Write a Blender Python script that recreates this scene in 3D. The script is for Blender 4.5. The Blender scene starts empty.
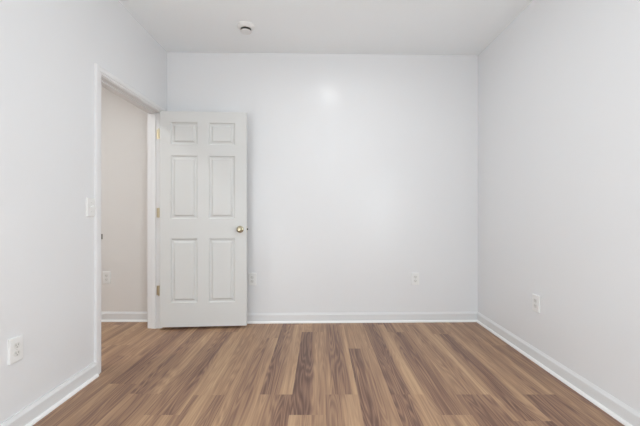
import bpy, bmesh, math, random
from mathutils import Vector, Matrix

sc = bpy.context.scene
COL = sc.collection
PI = math.pi

# ------------------------------------------------------------ camera, world, light, exposure
CAM_Z = 1.09
cam_d = bpy.data.cameras.new('camera')
cam_d.sensor_fit = 'HORIZONTAL'; cam_d.sensor_width = 36.0
cam_d.lens = 36.0 * 340.0 / 640.0
cam_d.clip_start = 0.02; cam_d.clip_end = 60
cam = bpy.data.objects.new('camera', cam_d); COL.objects.link(cam)
cam.location = (0, 0, CAM_Z); cam.rotation_euler = (PI / 2, 0, 0)
sc.camera = cam

world = bpy.data.worlds.new('world'); sc.world = world
world.use_nodes = True
bg = world.node_tree.nodes['Background']
bg.inputs['Color'].default_value = (0.80, 0.90, 1.0, 1); bg.inputs['Strength'].default_value = 1.0

def area(name, loc, rot, sx, sy, power, color, shape='RECTANGLE'):
    l = bpy.data.lights.new(name, 'AREA'); l.shape = shape
    l.size = sx; l.size_y = sy; l.energy = power; l.color = color
    o = bpy.data.objects.new(name, l); COL.objects.link(o)
    o.location = loc; o.rotation_euler = rot
    return o
LAMP_POWER = 5.8
HALL_POWER = 19.5
# fill light at two added side-wall windows, unseen behind the camera
area('window_daylight', (-1.50, -0.95, 1.15), (0, -PI / 2, 0), 1.45, 1.25, 59.0, (0.90, 0.97, 1.0))
area('window_daylight', (1.582, -0.95, 1.15), (0, PI / 2, 0), 1.45, 1.25, 55.0, (0.90, 0.97, 1.0))

vs = sc.view_settings
sc.display_settings.display_device = 'sRGB'
vs.view_transform = 'Standard'; vs.look = 'None'
vs.exposure = 0.04; vs.gamma = 1.0; vs.use_curve_mapping = False
sc.cycles.use_denoising = True
sc.cycles.max_bounces = 16; sc.cycles.diffuse_bounces = 10; sc.cycles.glossy_bounces = 6
sc.cycles.sample_clamp_indirect = 8.0

# ------------------------------------------------------------ materials
def srgb(r, g, b):
    f = lambda c: (c / 255 / 12.92) if c / 255 <= 0.04045 else ((c / 255 + 0.055) / 1.055) ** 2.4
    return (f(r), f(g), f(b), 1)

def mat(name, col, rough=0.5, metal=0.0, spec=0.5, bump=None, vary=0.0):
    m = bpy.data.materials.new(name); m.use_nodes = True
    nt = m.node_tree; p = nt.nodes['Principled BSDF']
    p.inputs['Base Color'].default_value = col
    p.inputs['Roughness'].default_value = rough
    p.inputs['Metallic'].default_value = metal
    p.inputs['Specular IOR Level'].default_value = spec
    tc = nt.nodes.new('ShaderNodeTexCoord')
    if vary:
        n = nt.nodes.new('ShaderNodeTexNoise'); n.inputs['Scale'].default_value = 2.2
        n.inputs['Detail'].default_value = 3
        nt.links.new(tc.outputs['Object'], n.inputs['Vector'])
        mx = nt.nodes.new('ShaderNodeMix'); mx.data_type = 'RGBA'
        mx.inputs['A'].default_value = tuple(c * (1 - vary) for c in col[:3]) + (1,)
        mx.inputs['B'].default_value = tuple(min(1, c * (1 + vary)) for c in col[:3]) + (1,)
        nt.links.new(n.outputs['Fac'], mx.inputs['Factor'])
        nt.links.new(mx.outputs['Result'], p.inputs['Base Color'])
    if bump:
        scale, strength, dist = bump
        n2 = nt.nodes.new('ShaderNodeTexNoise'); n2.inputs['Scale'].default_value = scale
        n2.inputs['Detail'].default_value = 2
        nt.links.new(tc.outputs['Object'], n2.inputs['Vector'])
        b = nt.nodes.new('ShaderNodeBump'); b.inputs['Strength'].default_value = strength
        b.inputs['Distance'].default_value = dist
        nt.links.new(n2.outputs['Fac'], b.inputs['Height'])
        nt.links.new(b.outputs['Normal'], p.inputs['Normal'])
    return m

M = {}
M['wall'] = mat('wall_paint', (0.774, 0.781, 0.793, 1), 0.25, spec=0.36, bump=(60, 0.10, 0.002), vary=0.006)
M['ceiling'] = mat('ceiling_paint', (0.915, 0.95, 0.97, 1), 0.9, spec=0.2, bump=(90, 0.10, 0.002), vary=0.006)
M['hall'] = mat('hall_paint', (0.74, 0.72, 0.70, 1), 0.7, spec=0.3, bump=(60, 0.10, 0.002), vary=0.006)
M['trim'] = mat('trim_paint', (0.78, 0.78, 0.785, 1), 0.32, spec=0.2)
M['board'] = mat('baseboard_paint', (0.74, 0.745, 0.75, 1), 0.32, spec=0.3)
M['shoe'] = mat('bright_white_paint', (0.88, 0.88, 0.875, 1), 0.3, spec=0.3)  # whiter than the board to paint in light falling on the shoe
M['door'] = mat('door_paint', (0.67, 0.675, 0.665, 1), 0.38, spec=0.2, bump=(45, 0.05, 0.001))
M['plastic'] = mat('white_plastic', (0.80, 0.80, 0.79, 1), 0.35)
M['plastic_warm'] = mat('ivory_plastic', (0.72, 0.72, 0.70, 1), 0.35)
M['slots'] = mat('slot_shade', (0.22, 0.21, 0.20, 1), 0.6)
M['strike'] = mat('strike_metal', (0.20, 0.18, 0.15, 1), 0.5, metal=0.6)
M['slot'] = mat('slot_dark', (0.03, 0.03, 0.03, 1), 0.6)
M['vent'] = mat('vent_dark', (0.035, 0.035, 0.033, 1), 0.7)
M['brass'] = mat('brass', (0.66, 0.58, 0.41, 1), 0.40, metal=1.0, bump=(300, 0.03, 0.0005))
M['nickel'] = mat('warm_nickel', (0.46, 0.41, 0.29, 1), 0.25, metal=1.0)
M['screw'] = mat('screw_paint', (0.62, 0.62, 0.60, 1), 0.4)
M['glass'] = mat('pane_glass', (1, 1, 1, 1), 0.02)
M['glass'].node_tree.nodes['Principled BSDF'].inputs['Transmission Weight'].default_value = 1.0
M['diffuser'] = bpy.data.materials.new('lamp_diffuser'); M['diffuser'].use_nodes = True
_p = M['diffuser'].node_tree.nodes['Principled BSDF']
_p.inputs['Base Color'].default_value = (0.9, 0.9, 0.9, 1)
_p.inputs['Emission Color'].default_value = (1.0, 0.965, 0.93, 1)
_p.inputs['Emission Strength'].default_value = 1.0

def wood_material():
    m = bpy.data.materials.new('walnut_vinyl_plank'); m.use_nodes = True
    nt = m.node_tree; N = nt.nodes.new; L = nt.links.new
    p = nt.nodes['Principled BSDF']
    geo = N('ShaderNodeTexCoord')
    tone = N('ShaderNodeAttribute'); tone.attribute_name = 'tone'
    seed = N('ShaderNodeAttribute'); seed.attribute_name = 'seed'
    def math_(op, a, b=None, c=None):
        n = N('ShaderNodeMath'); n.operation = op
        for i, v in enumerate((a, b, c)):
            if v is None: continue
            if isinstance(v, (int, float)): n.inputs[i].default_value = v
            else: L(v, n.inputs[i])
        return n.outputs[0]
    sep = N('ShaderNodeSeparateXYZ'); L(geo.outputs['Object'], sep.inputs[0])
    sd = math_('MULTIPLY', seed.outputs['Fac'], 37.0)
    def noise(sx, sy, detail, rough=0.55, dist=0.0, off=0.0):
        cb = N('ShaderNodeCombineXYZ')
        L(math_('MULTIPLY', sep.outputs[0], sx), cb.inputs[0])
        L(math_('MULTIPLY', sep.outputs[1], sy), cb.inputs[1])
        L(math_('ADD', sd, off), cb.inputs[2])
        n = N('ShaderNodeTexNoise'); n.inputs['Scale'].default_value = 1.0
        n.inputs['Detail'].default_value = detail; n.inputs['Roughness'].default_value = rough
        n.inputs['Distortion'].default_value = dist
        L(cb.outputs[0], n.inputs['Vector'])
        return n.outputs['Fac']
    broad = noise(14, 0.9, 2, off=1.0)
    ring = noise(11, 0.7, 1.5, off=5.0)
    fine = noise(170, 2.0, 3, 0.6, off=9.0)
    streak = noise(62, 1.1, 3, 0.6, off=13.0)
    rings = math_('SINE', math_('MULTIPLY', ring, 110.0))
    dark = math_('SUBTRACT', 1.0, tone.outputs['Fac'])
    t = math_('ADD', math_('ADD', tone.outputs['Fac'], 0.03), math_('MULTIPLY', math_('SUBTRACT', broad, 0.5), 0.50))
    t = math_('ADD', t, math_('MULTIPLY', math_('SUBTRACT', streak, 0.5), 0.85))
    t = math_('ADD', t, math_('MULTIPLY', math_('SUBTRACT', fine, 0.5), 0.60))
    t = math_('ADD', t, math_('MULTIPLY', math_('MULTIPLY', rings, dark), 0.20))
    ramp = N('ShaderNodeValToRGB'); cr = ramp.color_ramp
    cr.elements[0].position = 0.0; cr.elements[0].color = srgb(98, 70, 58)
    cr.elements[1].position = 1.0; cr.elements[1].color = srgb(196, 163, 128)
    for pos, c in ((0.25, (124, 93, 78)), (0.5, (152, 119, 95)), (0.75, (177, 143, 112))):
        e = cr.elements.new(pos); e.color = srgb(*c)
    L(t, ramp.inputs['Fac']); L(ramp.outputs['Color'], p.inputs['Base Color'])
    p.inputs['Roughness'].default_value = 0.42
    p.inputs['Specular IOR Level'].default_value = 0.4
    b = N('ShaderNodeBump'); b.inputs['Strength'].default_value = 0.05; b.inputs['Distance'].default_value = 0.001
    L(fine, b.inputs['Height']); L(b.outputs['Normal'], p.inputs['Normal'])
    return m
M['wood'] = wood_material()

# ------------------------------------------------------------ mesh helpers
def link(name, bm, m, parent=None, smooth=False):
    bmesh.ops.recalc_face_normals(bm, faces=bm.faces)
    me = bpy.data.meshes.new(name); bm.to_mesh(me); bm.free()
    if smooth:
        for f in me.polygons: f.use_smooth = True
        me.set_sharp_from_angle(angle=math.radians(35))
    me.materials.append(M[m])
    o = bpy.data.objects.new(name, me); COL.objects.link(o)
    if parent: o.parent = parent
    return o

def box(bm, x0, x1, y0, y1, z0, z1, bev=0.0, seg=2):
    t = bmesh.new()
    v = [t.verts.new(p) for p in ((x0,y0,z0),(x1,y0,z0),(x1,y1,z0),(x0,y1,z0),(x0,y0,z1),(x1,y0,z1),(x1,y1,z1),(x0,y1,z1))]
    for f in ((0,3,2,1),(4,5,6,7),(0,1,5,4),(1,2,6,5),(2,3,7,6),(3,0,4,7)):
        t.faces.new([v[i] for i in f])
    if bev: bmesh.ops.bevel(t, geom=list(t.edges), offset=bev, segments=seg, affect='EDGES', profile=0.5)
    merge(bm, t)

def merge(bm, t, mtx=None):
    if mtx is not None: bmesh.ops.transform(t, matrix=mtx, verts=t.verts)
    me = bpy.data.meshes.new('tmp'); t.to_mesh(me); t.free(); bm.from_mesh(me); bpy.data.meshes.remove(me)

def prism(bm, pts, z0, z1):                     # polygon in plan, extruded in z
    lo = [bm.verts.new((x, y, z0)) for x, y in pts]; hi = [bm.verts.new((x, y, z1)) for x, y in pts]
    bm.faces.new(lo[::-1]); bm.faces.new(hi)
    n = len(pts)
    for i in range(n): bm.faces.new((lo[i], lo[(i+1)%n], hi[(i+1)%n], hi[i]))

def sweep(bm, prof, p0, p1, out, m0=0.0, m1=0.0):
    """profile of (d, h): d away from the wall along OUT, h up; swept from p0 to p1 (plan points), mitred ends m0/m1 (shift per d)"""
    p0 = Vector(p0); p1 = Vector(p1); out = Vector(out).normalized(); t = (p1 - p0).normalized()
    a = []; b = []
    for d, h in prof:
        q = p0 + out * d + t * (d * m0); r = p1 + out * d - t * (d * m1)
        a.append(bm.verts.new((q.x, q.y, h))); b.append(bm.verts.new((r.x, r.y, h)))
    n = len(prof)
    bm.faces.new(a); bm.faces.new(b[::-1])
    for i in range(n): bm.faces.new((a[i], b[i], b[(i+1)%n], a[(i+1)%n]))

def lathe(bm, prof, mtx=None, n=32):            # (r, z) about z
    t = bmesh.new(); rings = []
    for r, z in prof:
        rings.append([t.verts.new((0, 0, z))] if r < 1e-6 else [t.verts.new((r*math.cos(2*PI*k/n), r*math.sin(2*PI*k/n), z)) for k in range(n)])
    for A, B in zip(rings, rings[1:]):
        for k in range(n):
            l = (k+1) % n
            if len(A) == 1 and len(B) == 1: continue
            if len(A) == 1: t.faces.new((A[0], B[k], B[l]))
            elif len(B) == 1: t.faces.new((A[k], A[l], B[0]))
            else: t.faces.new((A[k], A[l], B[l], B[k]))
    merge(bm, t, mtx)

def tag(o, label=None, cat=None, group=None, kind=None):
    for k, v in (('label', label), ('category', cat), ('group', group), ('kind', kind)):
        if v: o[k] = v
    return o

def empty(name, loc, rz=0.0):
    o = bpy.data.objects.new(name, None); COL.objects.link(o)
    o.location = loc; o.rotation_euler = (0, 0, rz); o.empty_display_size = 0.1
    return o

def struct(o, label, cat): return tag(o, label, cat, kind='structure')

# ------------------------------------------------------------ room dimensions
XL, XR = -1.508, 1.590               # inner faces of side walls
YBL, YBR = 3.358, 3.425              # back wall at its left and right end (slightly out of square)
YR = -2.00                           # inner face of wall behind the camera
ZC = CAM_Z + 1.588                   # ceiling
TH = 0.115
SL = (YBR - YBL) / (XR - XL)
BACK_RZ = math.atan(SL)
def yb(x): return YBL + (x - XL) * SL
HX, HY0, HY1 = -3.10, 1.2, 3.428     # hall: far side, front, facing wall
DY0, DY1, DZ = 2.335, 3.212, 2.034   # door opening between jamb faces, head underside (structure cut is 2 cm larger)
JT = 0.018

# ------------------------------------------------------------ floor: planks as faces of one mesh
random.seed(7)
PW, PL = 0.197, 1.28
PHASE = 0.031
KNOWN = {   # column left seam index : (a joint depth, {plank index from that joint, 0 = beyond it, -1 = before it: tone across})
   -8: (2.60, {0: (.50,.60,.55,.62,.50), -1: (.35,.40,.50,.45,.40)}),
   -7: (2.17, {0: (.30,.28,.34,.56,.62), -1: (.72,.58,.40,.35,.45)}),
   -6: (2.05, {0: (.36,.28,.34,.60,.66), -1: (.56,.40,.35,.50,.60)}),
   -5: (1.835,{0: (.40,.36,.34,.24,.66), -1: (.66,.50,.60,.70,.55)}),
   -4: (2.035,{0: (.80,.76,.60,.64,.50), -1: (.40,.76,.70,.45,.40)}),
   -3: (2.965,{0: (.60,.66,.60,.58,.50), -1: (.58,.42,.34,.45,.78)}),
   -2: (2.042,{0: (.22,.32,.52,.84,.78), -1: (.55,.50,.45,.20,.25)}),
   -1: (1.835,{1: (.74,.72,.62,.55,.50), 0: (.18,.08,.16,.55,.60), -1: (.78,.70,.56,.60,.60)}),
    0: (2.042,{0: (.55,.32,.28,.42,.84), -1: (.40,.50,.45,.82,.78)}),
    1: (2.735,{0: (.62,.66,.72,.58,.66), -1: (.18,.14,.44,.60,.68)}),
    2: (2.042,{0: (.24,.30,.20,.72,.84), -1: (.24,.20,.22,.76,.84)}),
    3: (1.835,{1: (.30,.20,.58,.62,.50), 0: (.52,.36,.34,.40,.52), -1: (.62,.66,.55,.76,.60)}),
    4: (2.042,{0: (.62,.48,.44,.62,.82), -1: (.45,.34,.30,.40,.36)}),
    5: (3.06, {0: (.55,.60,.40,.50,.60), -1: (.72,.30,.12,.26,.68)}),
    6: (2.042,{0: (.60,.70,.44,.48,.62), -1: (.32,.28,.24,.30,.30)}),
    7: (2.80, {0: (.45,.55,.42,.50,.45), -1: (.45,.52,.42,.40,.40)}),
}
def build_floor():
    bm = bmesh.new()
    lt = bm.loops.layers.float.new('tone'); ls = bm.loops.layers.float.new('seed')
    kmin = math.floor((HX - 0.1 - PHASE) / PW); kmax = math.ceil((XR + 0.1 - PHASE) / PW)
    for k in range(kmin, kmax):
        x0 = PHASE + k * PW
        j, tones = KNOWN.get(k, (random.uniform(1.4, 2.6), {}))
        for i in range(-4, 2):
            a = j + i * PL; b = a + PL
            a = max(a, YR - 0.1); b = min(b, 3.62)
            if b <= a: continue
            pr = tones.get(i)
            if pr is None:
                base = random.uniform(0.32, 0.62) if k > -9 else random.uniform(0.52, 0.72)
                pr = [min(.88, max(.12, base + random.uniform(-.22, .22))) for _ in range(5)]
            sd = random.random()
            xs = [x0 + PW * f for f in (0, .10, .30, .50, .70, .90, 1.0)]
            pr = [0.49 + (v - 0.49) * 0.85 for v in pr]
            tv = [pr[0], pr[0], pr[1], pr[2], pr[3], pr[4], pr[4]]
            v0 = [bm.verts.new((x, a, 0)) for x in xs]; v1 = [bm.verts.new((x, b, 0)) for x in xs]
            for s in range(6):
                f = bm.faces.new((v0[s], v0[s+1], v1[s+1], v1[s]))
                for lp, q in zip(f.loops, (s, s+1, s+1, s)):
                    lp[lt] = tv[q]; lp[ls] = sd
    # sub-floor slab under the planks gives the floor its thickness
    base = bmesh.new(); box(base, HX - 0.1, XR + 0.1, YR - 0.1, 3.62, -0.10, -0.004); merge(bm, base)
    o = link('floor', bm, 'wood')
    return struct(o, 'walnut-look plank floor running away toward the back wall', 'floor')
build_floor()

bm = bmesh.new(); box(bm, HX - TH, XR + TH, YR - TH, 3.62, ZC, ZC + 0.1)
struct(link('ceiling', bm, 'ceiling'), 'plain flat pale grey ceiling', 'ceiling')

# ------------------------------------------------------------ walls
bm = bmesh.new()
prism(bm, [(XL - TH, yb(XL - TH)), (XR + TH, yb(XR + TH)), (XR + TH, 3.60), (XL - TH, 3.60)], 0, ZC)
struct(link('wall_back', bm, 'wall'), 'white back wall behind the open door', 'wall')
WY0, WY1, WZ0, WZ1 = -1.60, -0.30, 0.40, 1.90
def windowed(bm, x0, x1, y0, y1):       # wall strip from y0 to y1 with the window opening
    box(bm, x0, x1, y0, WY0, 0, ZC); box(bm, x0, x1, WY1, y1, 0, ZC)
    box(bm, x0, x1, WY0, WY1, 0, WZ0); box(bm, x0, x1, WY0, WY1, WZ1, ZC)
bm = bmesh.new(); windowed(bm, XR, XR + TH, YR, 3.45)
struct(link('wall_right', bm, 'wall'), 'plain white wall on the right side', 'wall')
bm = bmesh.new()
def left_wall_face(bm):
    y0, y1, z1 = DY0 - JT, DY1 + JT, DZ + JT
    windowed(bm, XL - TH, XL, YR, y0)
    box(bm, XL - TH, XL, y1, yb(XL) + 0.0, 0, ZC)
    box(bm, XL - TH, XL, y0, y1, z1, ZC)
left_wall_face(bm)
struct(link('wall_left', bm, 'wall'), 'white wall on the left with the doorway cut through it', 'wall')

# wall behind the camera
bm = bmesh.new(); box(bm, XL - TH, XR + TH, YR - TH, YR, 0, ZC)
struct(link('wall_rear', bm, 'wall'), 'plain white wall opposite the back wall', 'wall')
# unseen windows added to the two side walls for the fill light
for n, x0 in ((1, XL - 0.085), (2, XR + 0.035)):
    x1 = x0 + 0.05; f = 0.045
    bm = bmesh.new(); zm = (WZ0 + WZ1) / 2
    box(bm, x0, x1, WY0, WY0 + f, WZ0, WZ1); box(bm, x0, x1, WY1 - f, WY1, WZ0, WZ1)
    for za, zb in ((WZ0, WZ0 + f), (WZ1 - f, WZ1), (zm - f / 2, zm + f / 2)): box(bm, x0, x1, WY0 + f, WY1 - f, za, zb)
    w = struct(link('window_%d' % n, bm, 'trim'), 'white framed sash window in the side wall', 'window')
    for z0, z1 in ((WZ0 + f, zm - f / 2), (zm + f / 2, WZ1 - f)):
        bm = bmesh.new(); box(bm, x0 + 0.022, x0 + 0.028, WY0 + f, WY1 - f, z0, z1)
        link('pane', bm, 'glass', w)

# hall beyond the doorway
bm = bmesh.new(); box(bm, HX, XL - TH, HY1, 3.60, 0, ZC)
struct(link('wall_hall', bm, 'hall'), 'beige hall wall seen through the open doorway', 'wall')
bm = bmesh.new(); box(bm, HX - TH, HX, HY0 - TH, 3.60, 0, ZC)
struct(link('wall_hall_left', bm, 'hall'), 'beige side wall of the hall', 'wall')
bm = bmesh.new(); box(bm, HX, XL - TH, HY0 - TH, HY0, 0, ZC)
struct(link('wall_hall_front', bm, 'hall'), 'beige front wall of the hall', 'wall')

# ------------------------------------------------------------ baseboards
BB = [(0, 0), (0.013, 0), (0.013, 0.076), (0.0115, 0.0800), (0.0065, 0.0880), (0.003, 0.0955), (0, 0.0955)]
SH = [(0.013, 0.0), (0.028, 0.0), (0.0275, 0.006), (0.0255, 0.011), (0.0215, 0.0155), (0.017, 0.018), (0.013, 0.0185)]
def baseboard(name, label, runs, thick=0.0):
    bm = bmesh.new(); sm = bmesh.new()
    for p0, p1, out, m0, m1 in runs:
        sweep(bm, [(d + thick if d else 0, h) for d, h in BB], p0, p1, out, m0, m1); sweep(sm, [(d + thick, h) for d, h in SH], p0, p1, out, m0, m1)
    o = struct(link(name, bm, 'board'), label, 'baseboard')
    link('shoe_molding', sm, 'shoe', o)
    return o
baseboard('baseboard_back', 'white baseboard along the foot of the back wall',
          [((XL, YBL), (XR, YBR), (SL, -1), 1, 1)])
baseboard('baseboard_right', 'white baseboard along the foot of the right wall',
          [((XR, YBR), (XR, YR), (-1, 0), 1, 1)])
CW, CT = 0.060, 0.016       # casing width, thickness
CY0, CY1 = DY0 - 0.005, DY1 + 0.005
baseboard('baseboard_left', 'white baseboard along the left wall ending at the door casing',
          [((XL, YR), (XL, CY0 - CW), (1, 0), 1, 0), ((XL, CY1 + CW), (XL, YBL), (1, 0), 0, 1)], 0.006)
baseboard('baseboard_hall', 'white baseboard at the foot of the beige hall wall',
          [((HX, HY1), (XL - TH - 0.0, HY1), (0, -1), 0, 0)])
baseboard('baseboard_rear', 'white baseboard along the wall opposite the back wall',
          [((XR, YR), (XL, YR), (0, 1), 1, 1)])

# ------------------------------------------------------------ door frame: jambs, stops, casing
bm = bmesh.new()
box(bm, XL - TH, XL, DY0 - JT, DY0, 0, DZ + JT); box(bm, XL - TH, XL, DY1, DY1 + JT, 0, DZ + JT)
box(bm, XL - TH, XL, DY0, DY1, DZ, DZ + JT)
frame = struct(link('trim_1', bm, 'trim'), 'white door frame with flat casing around the hall doorway', 'door frame')
bm = bmesh.new()
sx0, sx1 = XL - 0.080, XL - 0.040; st = 0.011
box(bm, sx0, sx1, DY0, DY0 + st, 0, DZ, 0.002); box(bm, sx0, sx1, DY1 - st, DY1, 0, DZ, 0.002)
box(bm, sx0, sx1, DY0 + st, DY1 - st, DZ - st, DZ, 0.002)
link('door_stop', bm, 'trim', frame)
# casing: colonial profile, mitred at the two top corners; a = distance outward from the opening, d = off the wall
CP = [(0, 0), (0, 0.009), (0.004, 0.0105), (0.016, 0.0095), (0.019, 0.0145), (0.036, 0.0158), (0.052, 0.016), (0.058, 0.014), (0.060, 0.010), (0.060, 0)]
HK = 0.86
def casing(side):
    out = XL if side > 0 else XL - TH
    zt = DZ + 0.005
    for kind in ('near', 'far', 'head'):
        bm = bmesh.new(); A = []; B = []
        for a, d in CP:
            x = out + side * d
            if kind == 'near': A.append(bm.verts.new((x, CY0 - a, 0))); B.append(bm.verts.new((x, CY0 - a, zt + a * HK)))
            elif kind == 'far': A.append(bm.verts.new((x, CY1 + a, 0))); B.append(bm.verts.new((x, CY1 + a, zt + a * HK)))
            else: A.append(bm.verts.new((x, CY0 - a, zt + a * HK))); B.append(bm.verts.new((x, CY1 + a, zt + a * HK)))
        n = len(CP)
        bm.faces.new(A); bm.faces.new(B[::-1])
        for i in range(n): bm.faces.new((A[i], B[i], B[(i+1)%n], A[(i+1)%n]))
        link('head_casing' if kind == 'head' else 'side_casing', bm, 'trim', frame, smooth=True)
casing(1); casing(-1)
# strike plate on the latch-side jamb
bm = bmesh.new(); KZ = 0.936
box(bm, XL - 0.034, XL - 0.002, DY0, DY0 + 0.0016, KZ - 0.0285, KZ + 0.0285)
box(bm, XL - 0.006, XL + 0.0150, DY0 - 0.0035, DY0 + 0.0016, KZ - 0.026, KZ + 0.010, 0.0006, 1)
link('strike_plate', bm, 'strike', frame)

# ------------------------------------------------------------ six-panel door, open against the back wall
DW, DT, DB, DH = 0.797, 0.035, 0.026, 2.014
PIN = (XL + 0.012, DY1 - 0.004)
OPEN = math.radians(3.9)
# local frame: x from hinge to latch, y away from the camera, z up; camera-side face at y = 0
dr = empty('door_1', (PIN[0], PIN[1] - 0.046, DB), OPEN)
struct(dr, 'off-white six-panel door standing open before the back wall', 'door')
X0 = 0.006
rails_x = [(0.098, 0.342), (0.446, 0.688)]
rails_z = [(DH - 0.310, DH - 0.102), (DH - 1.006, DH - 0.413), (DH - 1.790, DH - 1.190)]
def slab():
    bm = bmesh.new()
    xs = sorted({0, DW} | {v for r in rails_x for v in r}); zs = sorted({0, DH} | {v for r in rails_z for v in r})
    hole = lambda x, z: any(a < x < b for a, b in rails_x) and any(a < z < b for a, b in rails_z)
    V = {}
    def v(x, y, z):
        k = (round(x, 5), round(y, 5), round(z, 5))
        if k not in V: V[k] = bm.verts.new((X0 + x, y, z))
        return V[k]
    for i in range(len(xs) - 1):
        for j in range(len(zs) - 1):
            a, b, c, d = xs[i], xs[i+1], zs[j], zs[j+1]
            if hole((a + b) / 2, (c + d) / 2): 
                for (p, q) in (((a, c), (b, c)), ((b, c), (b, d)), ((b, d), (a, d)), ((a, d), (a, c))):
                    bm.faces.new((v(p[0], 0, p[1]), v(q[0], 0, q[1]), v(q[0], DT, q[1]), v(p[0], DT, p[1])))
                continue
            bm.faces.new((v(a, 0, c), v(b, 0, c), v(b, 0, d), v(a, 0, d)))
            bm.faces.new((v(a, DT, d), v(b, DT, d), v(b, DT, c), v(a, DT, c)))
    for i in range(len(xs) - 1):
        for z in (0, DH): bm.faces.new((v(xs[i], 0, z), v(xs[i+1], 0, z), v(xs[i+1], DT, z), v(xs[i], DT, z)))
    for j in range(len(zs) - 1):
        for x in (0, DW): bm.faces.new((v(x, 0, zs[j]), v(x, 0, zs[j+1]), v(x, DT, zs[j+1]), v(x, DT, zs[j])))
    return bm
link('slab', slab(), 'door', dr)
def panel(x0, x1, z0, z1):
    bm = bmesh.new()
    steps = [(0.0, 0.0), (0.003, 0.006), (0.008, 0.0125), (0.012, 0.0140), (0.024, 0.0140), (0.029, 0.0095), (0.037, 0.0018), (0.040, 0.0008)]
    for face in (0, 1):
        rings = []
        for ins, dep in steps:
            y = dep if face == 0 else DT - dep
            rings.append([bm.verts.new((X0 + x, y, z)) for x, z in ((x0+ins, z0+ins), (x1-ins, z0+ins), (x1-ins, z1-ins), (x0+ins, z1-ins))])
        for A, B in zip(rings, rings[1:]):
            for k in range(4): bm.faces.new((A[k], A[(k+1)%4], B[(k+1)%4], B[k]))
        bm.faces.new(rings[-1])
    return bm
for zr in rails_z:
    for xr in rails_x: link('raised_panel', panel(*xr, *zr), 'door', dr)
# knobs either side, with rosettes
KX, KZL = X0 + DW - 0.060, KZ - DB
for side in (-1, 1):
    mtx = Matrix.Translation((KX, 0 if side < 0 else DT, KZL)) @ Matrix.Rotation(PI/2 if side < 0 else -PI/2, 4, 'X')
    bm = bmesh.new()
    lathe(bm, [(0.0, 0.006), (0.011, 0.006), (0.0105, 0.022), (0.014, 0.026), (0.022, 0.031), (0.0265, 0.038), (0.0275, 0.045), (0.025, 0.052), (0.020, 0.057), (0.014, 0.0585), (0.012, 0.057), (0.0, 0.057)], mtx, 36)
    kn = link('knob', bm, 'nickel', dr, smooth=True)
    bm = bmesh.new(); lathe(bm, [(0.0, 0.0), (0.033, 0.0), (0.0325, 0.004), (0.028, 0.007), (0.018, 0.009), (0.0, 0.009)], mtx, 36)
    link('rosette', bm, 'nickel', kn, smooth=True)
bm = bmesh.new()
box(bm, X0 + DW - 0.0005, X0 + DW + 0.0012, DT/2 - 0.0125, DT/2 + 0.0125, KZL - 0.0285, KZL + 0.0285)
lt = link('latch_plate', bm, 'brass', dr)
bm = bmesh.new(); box(bm, X0 + DW + 0.0012, X0 + DW + 0.011, DT/2 - 0.007, DT/2 + 0.007, KZL - 0.008, KZL + 0.008, 0.002)
link('latch_bolt', bm, 'slot', lt)
# three butt hinges: jamb leaf, barrel
inv = Matrix.Translation((PIN[0], PIN[1] - 0.046, DB)) @ Matrix.Rotation(OPEN, 4, 'Z')
inv = inv.inverted()
for hz in (1.834, 1.092, 0.360):
    bm = bmesh.new(); t = bmesh.new()
    box(t, XL - 0.034, XL + 0.010, DY1 - 0.0018, DY1 - 0.0002, hz - 0.044, hz + 0.044); merge(bm, t, inv)
    box(bm, X0 - 0.0016, X0 - 0.0002, 0.006, DT + 0.004, hz - DB - 0.044, hz - DB + 0.044)
    h = link('hinge', bm, 'brass', dr)
    bm = bmesh.new(); m4 = inv @ Matrix.Translation((XL + 0.0025, DY1 - 0.036, hz - 0.046))
    lathe(bm, [(0, 0), (0.003, 0), (0.0045, 0.002), (0.0055, 0.004)] + [(0.0055, 0.020), (0.005, 0.0205), (0.0055, 0.021), (0.0055, 0.071), (0.005, 0.0715), (0.0055, 0.072), (0.0055, 0.088), (0.0045, 0.090), (0.003, 0.093), (0, 0.093)], m4, 16)
    link('barrel', bm, 'brass', h, smooth=True)

# ------------------------------------------------------------ duplex outlets
def plate_bm(w=0.078, h=0.122, t=0.0100):
    bm = bmesh.new()
    r = [(0.0, 0.0), (0.0003, 0.0070), (0.0020, 0.0091), (0.0045, t)]
    rings = [[bm.verts.new((x, -d, z)) for x, z in ((-w/2+i, -h/2+i), (w/2-i, -h/2+i), (w/2-i, h/2-i), (-w/2+i, h/2-i))] for i, d in r]
    for A, B in zip(rings, rings[1:]):
        for k in range(4): bm.faces.new((A[k], A[(k+1)%4], B[(k+1)%4], B[k]))
    bm.faces.new(rings[-1]); bm.faces.new(rings[0][::-1])
    return bm
def screw(parent, z, y=-0.0100):
    bm = bmesh.new(); lathe(bm, [(0, 0), (0.0032, 0), (0.0028, 0.0012), (0, 0.0016)], Matrix.Translation((0, y, z)) @ Matrix.Rotation(PI/2, 4, 'X'), 16)
    link('screw', bm, 'screw', parent, smooth=True)
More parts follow.
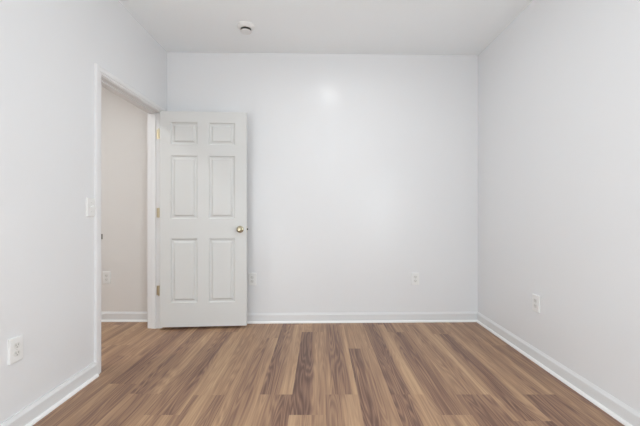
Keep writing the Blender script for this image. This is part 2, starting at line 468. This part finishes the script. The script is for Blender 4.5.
def make_outlet():
    root = empty('wall_outlet', (0, 0, 0))
    link('cover_plate', plate_bm(), 'plastic', root)
    screw(root, 0)
    for s in (-1, 1):
        bm = bmesh.new(); pts = []
        for k in range(40):          # round face cut flat at top and bottom
            a = 2 * PI * k / 40
            pts.append((0.0172 * math.cos(a), max(-0.0137, min(0.0137, 0.0172 * math.sin(a))) + s * 0.0195))
        A = [bm.verts.new((x, -0.004, z)) for x, z in pts]; B = [bm.verts.new((x, -0.0118, z)) for x, z in pts]
        bm.faces.new(A[::-1]); bm.faces.new(B)
        for k in range(40): bm.faces.new((A[k], A[(k+1)%40], B[(k+1)%40], B[k]))
        rc = link('receptacle', bm, 'plastic_warm', root)
        bm = bmesh.new(); z = s * 0.0195
        box(bm, -0.0078, -0.0056, -0.0122, -0.0106, z - 0.001, z + 0.0085)
        box(bm, 0.0056, 0.0078, -0.0122, -0.0106, z - 0.000, z + 0.0075)
        lathe(bm, [(0, 0.0106), (0.0026, 0.0106), (0.0026, 0.0122), (0, 0.0122)], Matrix.Translation((0, 0, z - 0.0075)) @ Matrix.Rotation(PI/2, 4, 'X'), 14)
        link('slots', bm, 'slots', rc)
    return root
def copy_tree(o, parent=None):
    c = o.copy(); COL.objects.link(c)
    if parent: c.parent = parent
    for ch in list(o.children): copy_tree(ch, c)
    return c
OUTLETS = [
    ((XL, 1.680, 0.416), PI/2, 'white duplex outlet low on the left wall beside the doorway'),
    ((-0.672, yb(-0.672), 0.433), BACK_RZ, 'white duplex outlet on the back wall close beside the open door'),
    ((0.953, yb(0.953), 0.430), BACK_RZ, 'white duplex outlet alone on the bare back wall near its right corner'),
    ((XR, 2.495, 0.428), -PI/2, 'white duplex outlet on the plain right wall'),
    ((-2.148, HY1, 0.440), 0.0, 'white duplex outlet on the beige hall wall seen through the doorway'),
]
first = make_outlet()
for i, (loc, rz, lab) in enumerate(OUTLETS):
    o = first if i == 0 else copy_tree(first)
    o.location = loc; o.rotation_euler = (0, 0, rz)
    tag(o, lab, 'outlet', 'electrical outlets on the walls')

# ------------------------------------------------------------ light switch
sw = tag(empty('light_switch', (XL, CY0 - CW - 0.0410, 1.128), PI/2), 'white toggle light switch beside the door casing on left wall', 'light switch')
link('cover_plate', plate_bm(), 'plastic', sw)
for z in (-0.030, 0.030): screw(sw, z)
bm = bmesh.new(); t = bmesh.new()
box(t, -0.0048, 0.0048, -0.021, 0.0, -0.0045, 0.0045, 0.0012)
merge(bm, t, Matrix.Translation((0, -0.008, 0)) @ Matrix.Rotation(math.radians(-24), 4, 'X'))
link('toggle', bm, 'plastic', sw)

# ------------------------------------------------------------ smoke detector on the ceiling
sd = tag(empty('smoke_detector', (-0.628, 2.885, ZC)), 'round white smoke detector with dark vent slot on the ceiling', 'smoke detector')
bm = bmesh.new(); lathe(bm, [(0, 0), (0.074, 0), (0.075, -0.005), (0.072, -0.009), (0.060, -0.024), (0.053, -0.030), (0.0, -0.030)], None, 48)
link('mounting_base', bm, 'plastic', sd, smooth=True)
bm = bmesh.new(); lathe(bm, [(0, -0.030), (0.044, -0.030), (0.044, -0.048), (0, -0.048)], None, 48)
link('vent_slot', bm, 'vent', sd, smooth=True)
bm = bmesh.new(); lathe(bm, [(0, -0.048), (0.047, -0.048), (0.048, -0.050), (0.045, -0.053), (0.034, -0.055), (0, -0.056)], None, 48)
link('sensor_cover', bm, 'plastic', sd, smooth=True)

# ------------------------------------------------------------ ceiling lights
def ceiling_light(loc, r, power, color, label):
    root = tag(empty('ceiling_light', loc), label, 'ceiling light')
    bm = bmesh.new(); lathe(bm, [(r, 0), (r + 0.014, 0), (r + 0.013, -0.010), (r + 0.006, -0.018), (r, -0.018), (r, 0)], None, 48)
    link('trim_ring', bm, 'plastic', root, smooth=True)
    bm = bmesh.new(); lathe(bm, [(0, 0), (r, 0), (r, -0.002), (0, -0.002)], None, 48)
    d = link('diffuser', bm, 'diffuser', root)
    d.data.materials.clear()
    m = M['diffuser'].copy(); d.data.materials.append(m)
    p = m.node_tree.nodes['Principled BSDF']
    p.inputs['Emission Color'].default_value = tuple(color) + (1,)
    p.inputs['Emission Strength'].default_value = power / (PI * PI * r * r)
    return root
ceiling_light((0.165, 2.315, ZC), 0.080, LAMP_POWER, (0.95, 0.98, 1.0), 'round flush ceiling light mirrored as a soft glow on the back wall')
ceiling_light((-2.35, 1.85, ZC), 0.080, HALL_POWER, (0.97, 0.985, 0.985), 'round flush ceiling light of the hall beyond the doorway')  # no lamp is seen in the hall, this one is added to brighten it
